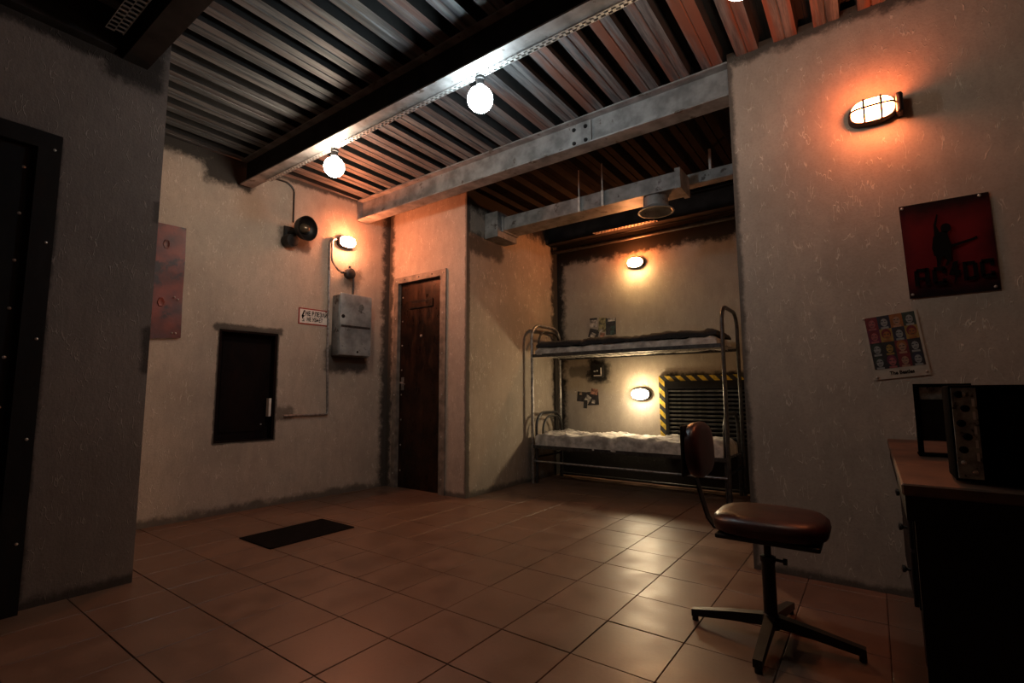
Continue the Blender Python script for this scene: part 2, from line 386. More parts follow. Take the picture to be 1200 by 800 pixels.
# ---------------------------------------------------------------- ceiling: trapezoidal steel deck, ribs running along y
P = 0.208; G0 = -3.298; Zb, Zt = 3.10, 3.19
prof = []
k0 = int((-4.9-G0)/P)-1
for k in range(k0, k0+40):
    g = G0 + k*P
    if g > 2.95: break
    prof += [(g-0.042, Zb), (g-0.034, Zt), (g-0.004, Zt), (g+0.004, Zt-0.008), (g+0.034, Zt), (g+0.042, Zb), (g+0.098, Zb), (g+0.104, Zb+0.008), (g+0.110, Zb)]
n = len(prof)
M_gap = flat_mat('recess_shade', (0.012, 0.011, 0.011), 0.9, 0, 0.3, 6, 0)  # near-black rib recesses: the shade inside them is put into the colour
M_deckdk = flat_mat('deck_in_shade', (0.006, 0.005, 0.005), 0.95, 0, 0.5, 5, 0.1, spec=0.05)  # darker copy of the deck for the alcove, its shade painted in
def deck(y0, y1, mats, top):
    ck = MB()
    vs = [(x, y0, z) for x, z in prof] + [(x, y1, z) for x, z in prof]
    for i in range(n-1):
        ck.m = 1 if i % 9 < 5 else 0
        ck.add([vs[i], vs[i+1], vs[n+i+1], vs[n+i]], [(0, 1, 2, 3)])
    if top: ck.box((-5.0, -2.1, Zt+0.03), (3.0, 5.6, Zt+0.12))
    ck.build('ceiling', mats, kind='structure')
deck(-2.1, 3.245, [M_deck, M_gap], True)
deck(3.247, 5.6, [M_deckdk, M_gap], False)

# ---------------------------------------------------------------- beams
def ibeam(name, label, x0, x1, yc, z0, z1, fw, mat, group=None, webmat=None):
    L = x1-x0; t_ = thing(name, label, 'beam', (x0, yc, z0), group=group); h = z1-z0
    MB().box((0, -fw/2, 0), (L, fw/2, 0.011)).build('bottom_flange', mat, t_)
    MB().box((0, -fw/2, h-0.011), (L, fw/2, h)).build('top_flange', mat, t_)
    MB().box((0, -0.005, 0.011), (L, 0.005, h-0.011)).build('web', webmat or mat, t_)
    return t_
def bolt(parent, p, d, r=0.014, mat=None):
    p = Vector(p); d = Vector(d)
    MB().cyl(p, p+d*0.004, r*1.35, n=12).cyl(p+d*0.004, p+d*0.014, r, n=6).build('bolt', mat or M_beam, parent)
b1 = ibeam('steel_beam', 'long steel beam overhead with the round bulbs along its edge', -4.44, 2.70, 2.03, 2.868, 3.098, 0.112, M_beam, 'overhead steel beams', M_beam_dk)  # web in dark steel: the unlit side of the beam is painted in
b2 = ibeam('steel_beam', 'grey steel beam with bolted splice plate at the mouth of the bunk alcove', -4.40, -0.612, 3.245, 2.872, 3.098, 0.14, M_beam, 'overhead steel beams')
b2.rotation_euler = (0, 0, 0)
sp = MB().box((2.62, -0.019, 0.018), (2.80, -0.005, 0.208)).build('splice_plate', M_beam, b2)
for bx in (2.655, 2.755):
    for bz in (0.055, 0.165): bolt(sp, (bx, -0.019, bz), (0, -1, 0), 0.012, M_beam_dk)
MB().box((0.0, -0.07, 0.0), (0.014, 0.07, 0.226)).build('end_plate', M_beam, b2)
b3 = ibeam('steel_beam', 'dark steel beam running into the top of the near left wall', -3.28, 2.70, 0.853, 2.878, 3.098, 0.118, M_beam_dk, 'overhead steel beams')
hd = MB().box((0, 0, 0), (0.07, 2.55, 0.22)).build('steel_channel', M_beam_dk, loc=(-3.28, -1.80, 2.882))
tag(hd, 'black steel channel along the top of the near left wall above the riveted door', 'channel')
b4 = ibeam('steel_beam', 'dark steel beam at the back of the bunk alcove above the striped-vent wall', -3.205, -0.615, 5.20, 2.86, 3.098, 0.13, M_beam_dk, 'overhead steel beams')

def perforated(name, label, L, wid, loc, mat=M_galv, hgt=0.018):
    """slotted strap: two rows of slots and a folded lip"""
    b = MB(); t = 0.0016; pitch = 0.040
    for yy in (0, wid*0.46, wid-0.003): b.box((0, yy, 0), (L, yy+0.004, t))
    nslots = int(L/pitch)
    for i in range(nslots+1):
        x = i*pitch
        b.box((x, 0.004, 0), (x+0.015, wid*0.46, t))
        b.box((x+0.018, wid*0.46+0.004, 0), (x+0.033, wid-0.003, t))
    b.box((0, wid-0.0016, 0), (L, wid, hgt))
    o = b.build(name, mat, loc=loc); tag(o, label, 'cable tray'); return o
perforated('cable_tray', 'slotted galvanised strap under the beam that carries the round bulbs', 6.6, 0.036, (-4.16, 2.062, 2.858))
perforated('cable_tray', 'dim slotted metal tray above the near left wall at top left', 3.6, 0.075, (-3.04, 0.655, 2.868), M_grey)
perforated('cable_tray', 'slotted tray lit from below above the upper bunk lamp', 0.72, 0.068, (-2.52, 5.066, 2.858), M_galv)
pp = MB().cyl((-3.2, 5.28, 2.79), (-0.62, 5.28, 2.79), 0.028, n=14)
tag(pp.build('ceiling_pipe', M_tubed, smooth=True), 'dark pipe running along the top of the bunk wall', 'pipe')
pp = MB().cyl((-3.2, 5.31, 2.885), (-0.62, 5.31, 2.885), 0.018, n=14)
tag(pp.build('ceiling_pipe', M_tubed, smooth=True), 'thinner dark pipe tucked above the pipe on the bunk wall', 'pipe')

# ---------------------------------------------------------------- globe bulbs
def globe(x, z, kind, label):
    t_ = thing('globe_bulb', label, 'bulb', (x, 2.094, z), group='globe bulbs on the beam')
    c, s_ = BULB[kind]; em = emit_mat('glow_'+kind, c, c, s_)
    pr_ = [(0.0, -0.075)] + [(0.075*math.sin(a), -0.075*math.cos(a)) for a in [PI*i/14 for i in range(1, 13)]] + [(0.024, 0.079), (0.019, 0.088)]
    MB().lathe(pr_, n=28).build('globe', em, t_, smooth=True)
    MB().lathe([(0.020, 0.084), (0.024, 0.088), (0.024, 0.118), (0.030, 0.122), (0.030, 0.134), (0.012, 0.138)], n=18).build('socket', M_black, t_, smooth=True)
globe(-1.752, 2.722, 'cool', 'cool white globe bulb in the middle of the beam')
globe(-3.196, 2.718, 'warm', 'warm globe bulb near the left end of the beam')
globe(-0.335, 2.722, 'warm_right', 'globe bulb cut off by the top edge of the picture')

# ---------------------------------------------------------------- bulkhead lamps (local: wall behind at y=0, facing -y)
def bulkhead(loc, rz, kind, label, L=0.20, Hh=0.115, sqr=2.9, wire=0.0036, bars=2):
    t_ = thing('bulkhead_lamp', label, 'lamp', loc, rz, 'caged bulkhead lamps')
    top, low, st = GLOW[kind]
    em = emit_mat('lamp_glass_'+kind, top, low, st)
    MB().lathe([(0.5, 0.0), (0.5, 0.030), (0.48, 0.042), (0.43, 0.046)], axis=(0, -1, 0), n=32, sx=L, sy=Hh, pw=sqr).build('base', M_black, t_, smooth=True)
    MB().lathe([(0.43, 0.044), (0.425, 0.070), (0.39, 0.090), (0.30, 0.102), (0.15, 0.107), (0.0, 0.108)], axis=(0, -1, 0), n=32, sx=L, sy=Hh, pw=sqr).build('glass', em, t_, smooth=True)
    g = MB()
    def sq(a): return (abs(math.cos(a))**sqr+abs(math.sin(a))**sqr)**(-1/sqr)
    g.tube([(0.45*L*sq(a)*math.cos(a), -0.050, 0.45*Hh*sq(a)*math.sin(a)) for a in [2*PI*i/32 for i in range(32)]], 0.0045, 6, True)
    def pbar(j, k): return math.copysign(abs(math.cos(PI*j/k))**0.6, math.cos(PI*j/k)), 0.062*math.sin(PI*j/k)**0.5
    for i in range(bars):
        x = (-0.17+0.34*i/(bars-1))*L
        g.tube([(x, -0.050-pbar(j, 12)[1], 0.44*Hh*pbar(j, 12)[0]) for j in range(13)], wire, 6)
    g.tube([(0.45*L*pbar(j, 16)[0], -0.050-pbar(j, 16)[1], 0) for j in range(17)], wire, 6)
    g.build('cage', M_black, t_, smooth=True)
    return t_
rl = bulkhead((0.098, 3.17, 2.484), 0, 'red', 'caged oval lamp glowing red-orange high on the right wall', 0.215, 0.125, 2.9, 0.0058)
MB().rbox((0.098, -0.085, -0.058), (0.128, 0.0, 0.050), 0.012, 2).build('end_cap', M_black, rl)
bulkhead(LW(0.585, 2.590), LROT, 'orange', 'caged lamp on the left wall above the grey electrical box', 0.19, 0.125)
bulkhead((-2.125, 5.40, 2.505), 0, 'amber', 'caged amber lamp on the back wall above the upper bunk', 0.205, 0.125, 2.3)
bulkhead((-2.115, 5.40, 0.985), 0, 'pale', 'caged white lamp on the back wall between the bunks', 0.225, 0.135, 2.3)

# ---------------------------------------------------------------- doors and hatch
d1 = MB().box((DX0, 3.66, 0.0), (DX1, 3.70, DZ)).build('door_1', M_rust, kind='structure')
fr = MB()
fr.box((DX0-0.012, 3.612, 0), (DX0+0.052, 3.662, DZ+0.01)).box((DX1-0.068, 3.612, 0), (DX1+0.012, 3.662, DZ+0.01)).box((DX0+0.052, 3.612, DZ-0.055), (DX1-0.068, 3.662, DZ+0.01))
fr.build('door_frame', M_frame, d1)
pl = MB().box((-4.055, 3.650, 1.925), (-3.705, 3.660, 2.012)).build('sign_plate', M_rust, d1)
b = MB()
for z in (1.93, 2.005): b.box((-4.055, 3.645, z), (-3.705, 3.651, z+0.007))
b.box((-4.02, 3.647, 1.985), (-3.90, 3.651, 1.995)).box((-3.88, 3.647, 1.985), (-3.76, 3.651, 1.995))
b.build('plate_rim', M_black, pl)
for z in [0.18+0.27*i for i in range(8)]:
    for x in (DX0+0.085, DX1-0.10):
        MB().lathe([(0.010, 0), (0.009, 0.004), (0.0, 0.007)], (x, 3.66, z), (0, -1, 0), 8).build('rivet', M_rivet, d1)
for z in [0.15+0.42*i for i in range(6)]:
    for x in (DX0+0.022, DX1-0.030):
        MB().lathe([(0.009, 0), (0.008, 0.004), (0.0, 0.006)], (x, 3.612, z), (0, -1, 0), 8).build('rivet', M_rivet, d1)
for x in (-4.10, -3.88, -3.68): MB().lathe([(0.009, 0), (0.008, 0.004), (0.0, 0.006)], (x, 3.612, DZ-0.022), (0, -1, 0), 8).build('rivet', M_black, d1)
hb = MB().cyl((-4.16, 3.66, 1.12), (-4.16, 3.62, 1.12), 0.012).cyl((-4.165, 3.622, 1.12), (-4.085, 3.622, 1.10), 0.009).box((-4.18, 3.655, 1.04), (-4.14, 3.661, 1.18))
hb.build('door_handle', M_tubes, d1)
MB().lathe([(0.016, 0), (0.014, 0.006), (0.0, 0.010)], (-3.88, 3.66, 1.62), (0, -1, 0), 12).build('peephole', M_rivet, d1)

d2 = MB().box((-3.277, -0.42, 0.0), (-3.262, 0.50, 2.225)).build('door_2', M_doordk, kind='structure')
MB().box((-3.279, 0.485, 0), (-3.225, 0.572, 2.30)).box((-3.279, -0.50, 0), (-3.225, -0.41, 2.30)).box((-3.279, -0.41, 2.215), (-3.225, 0.485, 2.30)).build('door_frame', M_doordk, d2)
for i in range(9):
    MB().lathe([(0.008, 0), (0.007, 0.003), (0.0, 0.006)], (-3.262, 0.448, 0.25+0.232*i), (1, 0, 0), 8).build('rivet', M_rivet, d2)
for i in range(5):
    MB().lathe([(0.007, 0), (0.006, 0.003), (0.0, 0.005)], (-3.225, 0.545, 0.32+0.475*i), (1, 0, 0), 8).build('rivet', M_rivet, d2)
for i in range(3):
    MB().lathe([(0.007, 0), (0.006, 0.003), (0.0, 0.005)], (-3.262, 0.10+0.14*i, 1.36-0.03*i), (1, 0, 0), 8).build('rivet', M_rivet, d2)

# hatch in the left wall
d3 = MB().box((-HT1, 0.085, HZ0), (-HT0, 0.105, HZ1)).build('door_3', M_hatch, loc=(LO.x, LO.y, 0), rot=(0, 0, LROT), kind='structure')
MB().box((-HT1, 0.002, HZ0), (-HT1+0.02, 0.085, HZ1)).box((-HT0-0.022, 0.002, HZ0), (-HT0, 0.085, HZ1)).box((-HT1+0.02, 0.002, HZ1-0.02), (-HT0-0.022, 0.085, HZ1)).box((-HT1+0.02, 0.002, HZ0), (-HT0-0.022, 0.085, HZ0+0.012)).build('hatch_frame', M_hatch, d3)
MB().box((-HT1+0.06, 0.078, HZ0+0.08), (-HT0-0.08, 0.085, HZ1-0.10)).build('raised_panel', M_hatch, d3)
MB().box((-HT0-0.052, 0.010, 0.80), (-HT0-0.030, 0.060, 0.965)).build('latch_plate', M_white, d3)
MB().lathe([(0.010, 0), (0.009, 0.006), (0, 0.01)], (-HT0-0.085, 0.085, 0.73), (0, -1, 0), 10).build('latch_knob', M_rivet, d3)

# ---------------------------------------------------------------- sheets and posters (local: x right, z up, y=0 at the wall, faces -y)
def sheet_mesh(c, nx, nz, fn, thick=0.0012):
    """c: four corners (x,z) TL,TR,BR,BL; fn(u,v) gives the distance from the wall"""
    b = MB(); tl, tr, br, bl = [Vector(q) for q in c]; idx = []
    for s_ in (0, 1):
        for j in range(nz+1):
            for i in range(nx+1):
                u, v = i/nx, j/nz; p = (tl*(1-u)+tr*u)*(1-v) + (bl*(1-u)+br*u)*v
                idx.append((p.x, -(fn(u, v) + thick*s_), p.y))
    W = nx+1; K = W*(nz+1); fs = []
    for j in range(nz):
        for i in range(nx):
            a = j*W+i; fs += [(a, a+1, a+W+1, a+W), (K+a, K+a+W, K+a+W+1, K+a+1)]
    rim = [i for i in range(nx)] + [nx+j*W for j in range(nz)] + [nz*W+i for i in range(nx, 0, -1)] + [j*W for j in range(nz, 0, -1)]
    for a, c2 in zip(rim, rim[1:]+rim[:1]): fs.append((a, K+a, K+c2, c2))
    return b.add(idx, fs)

rs = thing('red_sheet', 'peeling dark red metal sheet on the left wall, half hidden by the near wall', 'sheet', LW(2.04, 1.40), LROT)
sheet_mesh([(-0.55, 0.965), (0.0, 0.965), (0.008, 0.055), (-0.55, 0.0)], 10, 14, lambda u, v: 0.006+0.018*u*u*(0.4+0.6*math.sin(v*5)**2)+0.02*(v > 0.93)*(1-u)).build('panel', M_redsheet, rs, smooth=True)
for x, z in ((-0.13, 0.80), (-0.14, 0.33)):
    MB().lathe([(0.030, 0), (0.026, 0.006), (0.012, 0.003), (0, 0.002)], (x, -0.014, z), (0, -1, 0), 6, 0.9, 1.4).build('paint_blister', M_redsheet, rs)
for x, z in ((-0.055, 0.38), (-0.03, 0.365), (-0.03, 0.09), (-0.055, 0.09)):
    MB().lathe([(0.007, 0), (0.006, 0.006), (0, 0.008)], (x, -0.026, z), (0, -1, 0), 8).build('rivet', M_rivet, rs)

def text_mesh(txt, size, mat, extr=0.0004, shear=0.0, xs=1.0):
    cu = bpy.data.curves.new('lettering', 'FONT'); cu.body = txt; cu.size = size; cu.extrude = extr; cu.align_x = 'CENTER'; cu.align_y = 'CENTER'; cu.resolution_u = 3
    cu.offset = size*0.032
    o = bpy.data.objects.new('lettering_tmp', cu); COL.objects.link(o)
    dg = bpy.context.evaluated_depsgraph_get(); me = bpy.data.meshes.new_from_object(o.evaluated_get(dg)); me.name = 'lettering'
    bpy.data.objects.remove(o)
    for v in me.vertices:
        x, y, z = v.co; v.co = ((x+shear*y)*xs, -z, y)      # stand it up, facing -y
    me.materials.clear(); me.materials.append(mat); return me
def add_text(txt, size, mat, parent, loc, roty=0.0, xs=1.0, shear=0.0):
    o = bpy.data.objects.new('lettering', text_mesh(txt, size, mat, xs=xs, shear=shear)); COL.objects.link(o); o.parent = parent
    o.location = loc; o.rotation_euler = (0, roty, 0); return o

# warning sign on the left wall
ws = thing('warning_sign', 'small white warning sign with red border beside the conduit', 'sign', LW(0.897, 1.760), LROT)
MB().box((-0.158, -0.004, -0.080), (0.158, 0, 0.080)).build('plate', M_redp, ws)
MB().box((-0.146, -0.0052, -0.068), (0.146, -0.004, 0.068)).build('face', M_white, ws)
MB().prism([(-0.105, 0.058), (-0.092, 0.060), (-0.110, 0.008), (-0.095, 0.010), (-0.118, -0.030), (-0.126, -0.002), (-0.128, 0.000)], -0.0062, -0.0052).box((-0.122, -0.0062, -0.052), (-0.096, -0.0052, -0.046)).box((-0.108, -0.0062, -0.046), (-0.102, -0.0052, -0.022)).build('lightning_bolt', M_ink, ws)
add_text('НЕ ВЛЕЗАЙ', 0.062, M_ink, ws, (0.026, -0.0058, 0.026), xs=0.66)
add_text('НЕ УБЬЕТ', 0.052, M_ink, ws, (0.010, -0.0058, -0.030), xs=0.68)

# band poster: dark red print
def band_mat():
    mt, t, b_ = nt('dark_red_print'); co = N(t, 'ShaderNodeTexCoord').outputs['Object']; sp_ = N(t, 'ShaderNodeSeparateXYZ'); t.links.new(co, sp_.inputs[0])
    ax = math_(t, 'ABSOLUTE', sp_.outputs['X']); az = math_(t, 'ABSOLUTE', sp_.outputs['Z'])
    e = math_(t, 'MAXIMUM', ax, az); n_ = noise_(t, co, 9, 4)
    e = math_(t, 'ADD', e, math_(t, 'MULTIPLY', math_(t, 'SUBTRACT', n_, 0.5), 0.12))
    c = mixc(t, rng(t, e, 0.09, 0.24), (0.10, 0.007, 0.009), (0.009, 0.004, 0.005))
    t.links.new(c, b_.inputs['Base Color']); b_.inputs['Roughness'].default_value = 0.9; b_.inputs['Specular IOR Level'].default_value = 0.1; return mt
bp = thing('wall_poster', 'dark red cloth band poster with a black guitarist silhouette on the right wall', 'poster', (0.345, 3.17, 1.709), 0, 'wall posters')
sheet_mesh([(-0.172, 0.240), (0.166, 0.238), (0.172, -0.238), (-0.160, -0.243)], 12, 12, lambda u, v: 0.004+0.004*math.sin(u*9)*math.sin(v*PI)).build('print', band_mat(), bp, smooth=True)
sil = MB(); Y0, Y1 = -0.0125, -0.0115
sil.prism([(-0.050, 0.055), (-0.058, 0.000), (-0.052, -0.040), (-0.020, -0.050), (0.010, -0.044), (0.016, 0.000), (0.006, 0.050), (0.004, 0.076), (-0.018, 0.078)], Y0, Y1)     # torso and guitar body
sil.lathe([(0.024, 0), (0.024, 0.001)], (0.000, Y1, 0.092), (0, -1, 0), 14, 0.82, 1.0)                                                                                   # head
sil.prism([(-0.046, 0.040), (-0.044, 0.115), (-0.030, 0.168), (-0.024, 0.165), (-0.034, 0.110), (-0.022, 0.070)], Y0-0.0003, Y1-0.0003)                       # raised arm
sil.prism([(0.010, 0.004), (0.092, 0.024), (0.108, 0.032), (0.110, 0.020), (0.096, 0.013), (0.012, -0.010)], Y0-0.0006, Y1-0.0006)                            # guitar neck
sil.prism([(-0.046, -0.040), (-0.044, -0.070), (-0.046, -0.096), (-0.032, -0.096), (-0.028, -0.068), (-0.020, -0.048)], Y0-0.0009, Y1-0.0009)
sil.prism([(-0.018, -0.046), (0.012, -0.044), (0.010, -0.068), (-0.006, -0.098), (-0.016, -0.098), (-0.006, -0.070)], Y0-0.0012, Y1-0.0012)
sil.build('guitarist_silhouette', M_ink, bp)
lt = MB()
def glyph(bars, x, z, w_, h_):
    for a in bars: lt.box((x+a[0]*w_, Y0-0.0018, z+a[1]*h_), (x+a[2]*w_, Y1-0.0010, z+a[3]*h_))
GA = [(0, 0, .30, .9), (.70, 0, 1, 1), (.15, .78, .85, 1), (.3, .34, .7, .5)]
GC = [(0, .12, .32, .88), (.12, .78, 1, 1), (.12, 0, 1, .22), (.72, .62, 1, .9), (.72, .1, 1, .34)]
GD = [(0, 0, .32, 1), (.2, .8, .85, 1), (.2, 0, .85, .2), (.68, .12, 1, .88)]
glyph(GA, -0.135, -0.185, 0.058, 0.088); glyph(GC, -0.066, -0.190, 0.052, 0.092)
lt.prism([(0.014, -0.082), (0.034, -0.078), (0.026, -0.122), (0.042, -0.126), (0.010, -0.196), (0.018, -0.148), (-0.004, -0.144)], Y0-0.0018, Y1-0.0010)
glyph(GD, 0.048, -0.180, 0.052, 0.092); glyph(GC, 0.108, -0.178, 0.050, 0.092)
lt.build('lettering', M_ink, bp)
for x, z in ((-0.160, 0.226), (0.132, 0.226), (0.155, -0.222), (-0.148, -0.224)):
    MB().lathe([(0.007, 0), (0.006, 0.004), (0, 0.006)], (x, -0.009, z), (0, -1, 0), 10).build('pin', M_rivet, bp)

# portrait poster
p2 = thing('wall_poster', 'cream paper poster with sixteen small coloured portraits, tilted, on the right wall', 'poster', (0.110, 3.17, 1.236), 0, 'wall posters', rot=(0, -0.105, 0))
# local corners after taking out the tilt
MB().box((-0.113, -0.0045, -0.166), (0.113, -0.0030, 0.166)).build('paper', M_paper, p2)
colr = {'red': (0.13, 0.012, 0.016), 'magenta': (0.11, 0.012, 0.04), 'orange': (0.24, 0.085, 0.02), 'navy': (0.015, 0.02, 0.04), 'gold': (0.26, 0.16, 0.035), 'black': (0.015, 0.015, 0.017),
        'green': (0.02, 0.035, 0.027), 'skin': (0.30, 0.17, 0.11), 'pale': (0.23, 0.23, 0.22), 'pink': (0.28, 0.08, 0.08)}
cm = {k: flat_mat('print_'+k, v, 0.6, 0, 0.15, 60, 0) for k, v in colr.items()}; keys = list(colr); cml = [cm[k] for k in keys]
grid = [['red/pink/red', 'navy/pale/black', 'orange/skin/orange', 'green/pale/green'], ['magenta/pink/red', 'gold/orange/red', 'navy/pale/black', 'gold/orange/red'],
        ['black/pale/green', 'black/gold/black', 'red/skin/orange', 'black/pale/black'], ['black/pale/green', 'black/pink/magenta', 'red/skin/red', 'black/pale/navy']]
g = MB(); cw = 0.0515; ch = 0.0680
for r in range(4):
    for c_ in range(4):
        bg, face, hair = grid[r][c_].split('/'); x = -0.103+c_*cw; z = 0.158-(r+1)*ch
        g.m = keys.index(bg); g.box((x, -0.0052, z), (x+cw, -0.0045, z+ch))
        cx, cz = x+cw/2, z+ch*0.52
        g.m = keys.index(hair); g.lathe([(0.5, 0), (0.5, 0.0005)], (cx, -0.0052, cz+0.006), (0, -1, 0), 12, cw*0.80, ch*0.78)
        g.m = keys.index(face); g.lathe([(0.5, 0), (0.5, 0.0005)], (cx+0.001, -0.0057, cz-0.003), (0, -1, 0), 12, cw*0.56, ch*0.62)
        g.box((cx-0.016, -0.0058, z), (cx+0.016, -0.0052, z+0.010))
        g.m = keys.index('black')
        for ex in (-0.007, 0.007): g.box((cx+ex-0.0045, -0.0066, cz+0.001), (cx+ex+0.0045, -0.0062, cz+0.005))
        g.box((cx-0.006, -0.0066, cz-0.014), (cx+0.007, -0.0062, cz-0.011))
g.build('portrait_grid', cml, p2)
add_text('The Beatles', 0.026, M_ink, p2, (0.004, -0.0050, -0.140), xs=0.80)
for x, z in ((-0.106, 0.156), (0.100, -0.148), (-0.100, -0.154)):
    MB().lathe([(0.006, 0), (0.005, 0.004), (0, 0.006)], (x, -0.0045, z), (0, -1, 0), 10).build('pin', M_rivet, p2)

# ---------------------------------------------------------------- left wall fittings
eb = thing('electrical_box', 'weathered grey steel electrical box on the left wall under the lamp', 'box', LW(0.518, 1.385), LROT)
MB().rbox((-0.185, -0.128, 0.0), (0.185, 0.0, 0.625), 0.012, 2).build('body', M_grey, eb, smooth=True)
M_greyl = flat_mat('chipped_blue_grey_paint', (0.36, 0.375, 0.38), 0.45, 0.15, 0.35, 5, 0.12, patch=((0.05, 0.045, 0.04), 7, 0.60))
dr = MB().rbox((-0.178, -0.148, 0.008), (0.190, -0.126, 0.640), 0.010, 2).build('door', M_greyl, eb, smooth=True)
MB().box((-0.165, -0.154, 0.290), (0.170, -0.146, 0.312)).build('strap', M_tubed, dr)
MB().lathe([(0.020, 0), (0.018, 0.006), (0.006, 0.010), (0, 0.010)], (-0.145, -0.148, 0.40), (0, -1, 0), 12).build('lock', M_black, dr)
MB().lathe([(0.034, 0), (0.028, 0.004), (0, 0.003)], (0.060, -0.148, 0.515), (0, -1, 0), 14).build('dent', M_grey, dr)
MB().lathe([(0.012, 0), (0.010, 0.005), (0, 0.007)], (0.030, -0.148, 0.045), (0, -1, 0), 10).build('bolt', M_black, dr)
MB().tube([(0.02, -0.05, 0.62), (0.02, -0.05, 0.86)], 0.010, 8).build('conduit', M_tubed, eb)

jb = thing('junction_box', 'small dark junction box between the left wall lamp and the electrical box', 'box', LW(0.530, 2.245), LROT)
MB().lathe([(0.055, 0), (0.055, 0.055), (0.045, 0.062), (0, 0.064)], (0, 0, 0.02), (0, -1, 0), 18).build('body', M_tubed, jb, smooth=True)
MB().cyl((-0.10, -0.028, 0.02), (-0.05, -0.028, 0.02), 0.014).build('gland', M_tubed, jb)
MB().cyl((0, -0.028, 0.04), (0, -0.028, 0.10), 0.014).build('gland', M_tubed, jb)
def lpath(pts, off, r, name, label, mat, parent=None):
    q = [Vector(LW(t, z, off)) for t, z in pts]; out = []
    for i, p in enumerate(q):
        if 0 < i < len(q)-1:
            a = (q[i-1]-p); c = (q[i+1]-p); la = min(0.03, a.length*0.45); lc = min(0.03, c.length*0.45)
            A = p+a.normalized()*la; C_ = p+c.normalized()*lc
            out += [A, A*0.25+p*0.5+C_*0.25, C_]
        else: out.append(p)
    base = out[0].copy(); o = MB().tube([p-base for p in out], r, 8).build(name, mat, loc=base, smooth=True)
    return tag(o, label, 'pipe' if 'conduit' in name else 'cable')
lpath([(0.735, 2.60), (0.765, 2.56), (0.752, 2.0), (0.745, 1.4), (0.722, 0.80), (1.16, 0.80)], 0.014, 0.0115, 'conduit', 'thin conduit running down the left wall then across to the hatch', M_tubes)
lpath([(0.70, 2.60), (0.745, 2.585), (0.745, 2.36), (0.66, 2.27), (0.62, 2.265)], 0.034, 0.010, 'conduit', 'short bent conduit from the lamp to the junction box', M_tubes)
lpath([(1.46, 2.985), (1.36, 3.035), (1.22, 3.04), (1.155, 2.99), (1.15, 2.66)], 0.012, 0.009, 'cable', 'black cable from the beam down to the round siren', M_tubed)

sr = thing('siren', 'round black siren with an open bowl on the left wall under the beam end', 'siren', LW(1.17, 2.51), LROT); sr.scale = (1.18, 1.18, 1.18)
MB().box((-0.055, -0.02, -0.06), (0.045, 0, 0.08)).cyl((-0.005, 0, 0.02), (0.02, -0.10, 0.04), 0.03).build('bracket', M_black, sr)
ax = Vector((0.25, -0.95, -0.10)).normalized()
MB().lathe([(0.03, -0.05), (0.055, -0.04), (0.085, -0.01), (0.098, 0.03), (0.100, 0.05), (0.094, 0.05), (0.088, 0.03), (0.06, 0.0), (0.0, -0.01)], Vector((0.045, -0.13, 0.055)), ax, 26).build('bowl', M_black, sr, smooth=True)
MB().lathe([(0.040, 0.0), (0.040, 0.02), (0.030, 0.042), (0.012, 0.054), (0, 0.056)], Vector((0.045, -0.13, 0.055)), ax, 20).build('dome', flat_mat('bronze_dome', (0.16, 0.12, 0.08), 0.3, 0.6, 0.2, 20, 0), sr, smooth=True)
MB().lathe([(0.05, -0.06), (0.055, -0.02), (0.05, 0.03), (0.0, 0.04)], (-0.02, -0.06, -0.045), (0.1, -1, -0.1), 16).build('housing', M_black, sr, smooth=True)

# ---------------------------------------------------------------- alcove ceiling duct
du = thing('ventilation_duct', 'grey rectangular ventilation duct hanging across the bunk alcove', 'duct', (-3.205, 4.0, 2.70))
MB().box((0.16, -0.01, 0.0), (2.02, 0.235, 0.140)).build('duct_body', M_grey, du)
MB().box((0.0, -0.085, -0.075), (0.17, 0.255, 0.195)).build('wall_sleeve', M_grey, du)
MB().box((0.165, -0.022, -0.012), (0.20, 0.247, 0.152)).build('joint_flange', M_grey, du)
MB().box((1.99, -0.022, -0.012), (2.035, 0.247, 0.165)).build('joint_flange', M_grey, du)
MB().lathe([(0.105, 0.0), (0.108, -0.085), (0.120, -0.092), (0.152, -0.118), (0.155, -0.126), (0.140, -0.126), (0.10, -0.09), (0.0, -0.085)], (1.775, 0.115, 0.0), (0, 0, 1), 28).build('round_outlet', M_grey, du, smooth=True)
for x in (1.08, 1.32): MB().box((x, -0.026, -0.004), (x+0.022, -0.012, 0.14)).cyl((x+0.011, -0.019, 0.14), (x+0.011, -0.019, 0.40), 0.006, n=8).build('hanger', M_galv, du)
b5 = MB().rbox((0, 0, 0), (0.60, 0.11, 0.10), 0.01).build('ceiling_rail', M_grey, loc=(-1.215, 4.24, 2.80))
tag(b5, 'short grey rail between the duct end and the right wall edge', 'rail')
MB().box((0.20, 0.05, 0.10), (0.22, 0.07, 0.30)).build('hanger', M_galv, b5)

# ---------------------------------------------------------------- bunk bed
bed = thing('bunk_bed', 'steel tube bunk bed standing in the alcove', 'bed', (-3.13, 4.68, 0))
BW, BL = 0.62, 2.07
def uend(x, ztop, y0, y1, r, zbot=0.0, rad=0.16):
    pts = [(x, y0, zbot), (x, y0, ztop-rad)]
    pts += [(x, y0+rad-rad*math.cos(a), ztop-rad+rad*math.sin(a)) for a in [PI/2*i/7 for i in range(1, 8)]]
    pts += [(x, y1-rad+rad*math.sin(a), ztop-rad+rad*math.cos(a)) for a in [PI/2*i/7 for i in range(0, 8)]]
    pts += [(x, y1, zbot)]
    return MB().tube(pts, r, 10)
uend(0.0, 1.79, 0.0, BW, 0.018).build('head_frame', M_tubes, bed, smooth=True)
uend(0.045, 1.72, 0.07, BW-0.07, 0.013, 1.50).build('head_rail', M_tubed, bed, smooth=True)
uend(0.03, 0.775, 0.035, BW-0.035, 0.016, 0.0).build('lower_head_rail', M_tubed, bed, smooth=True)
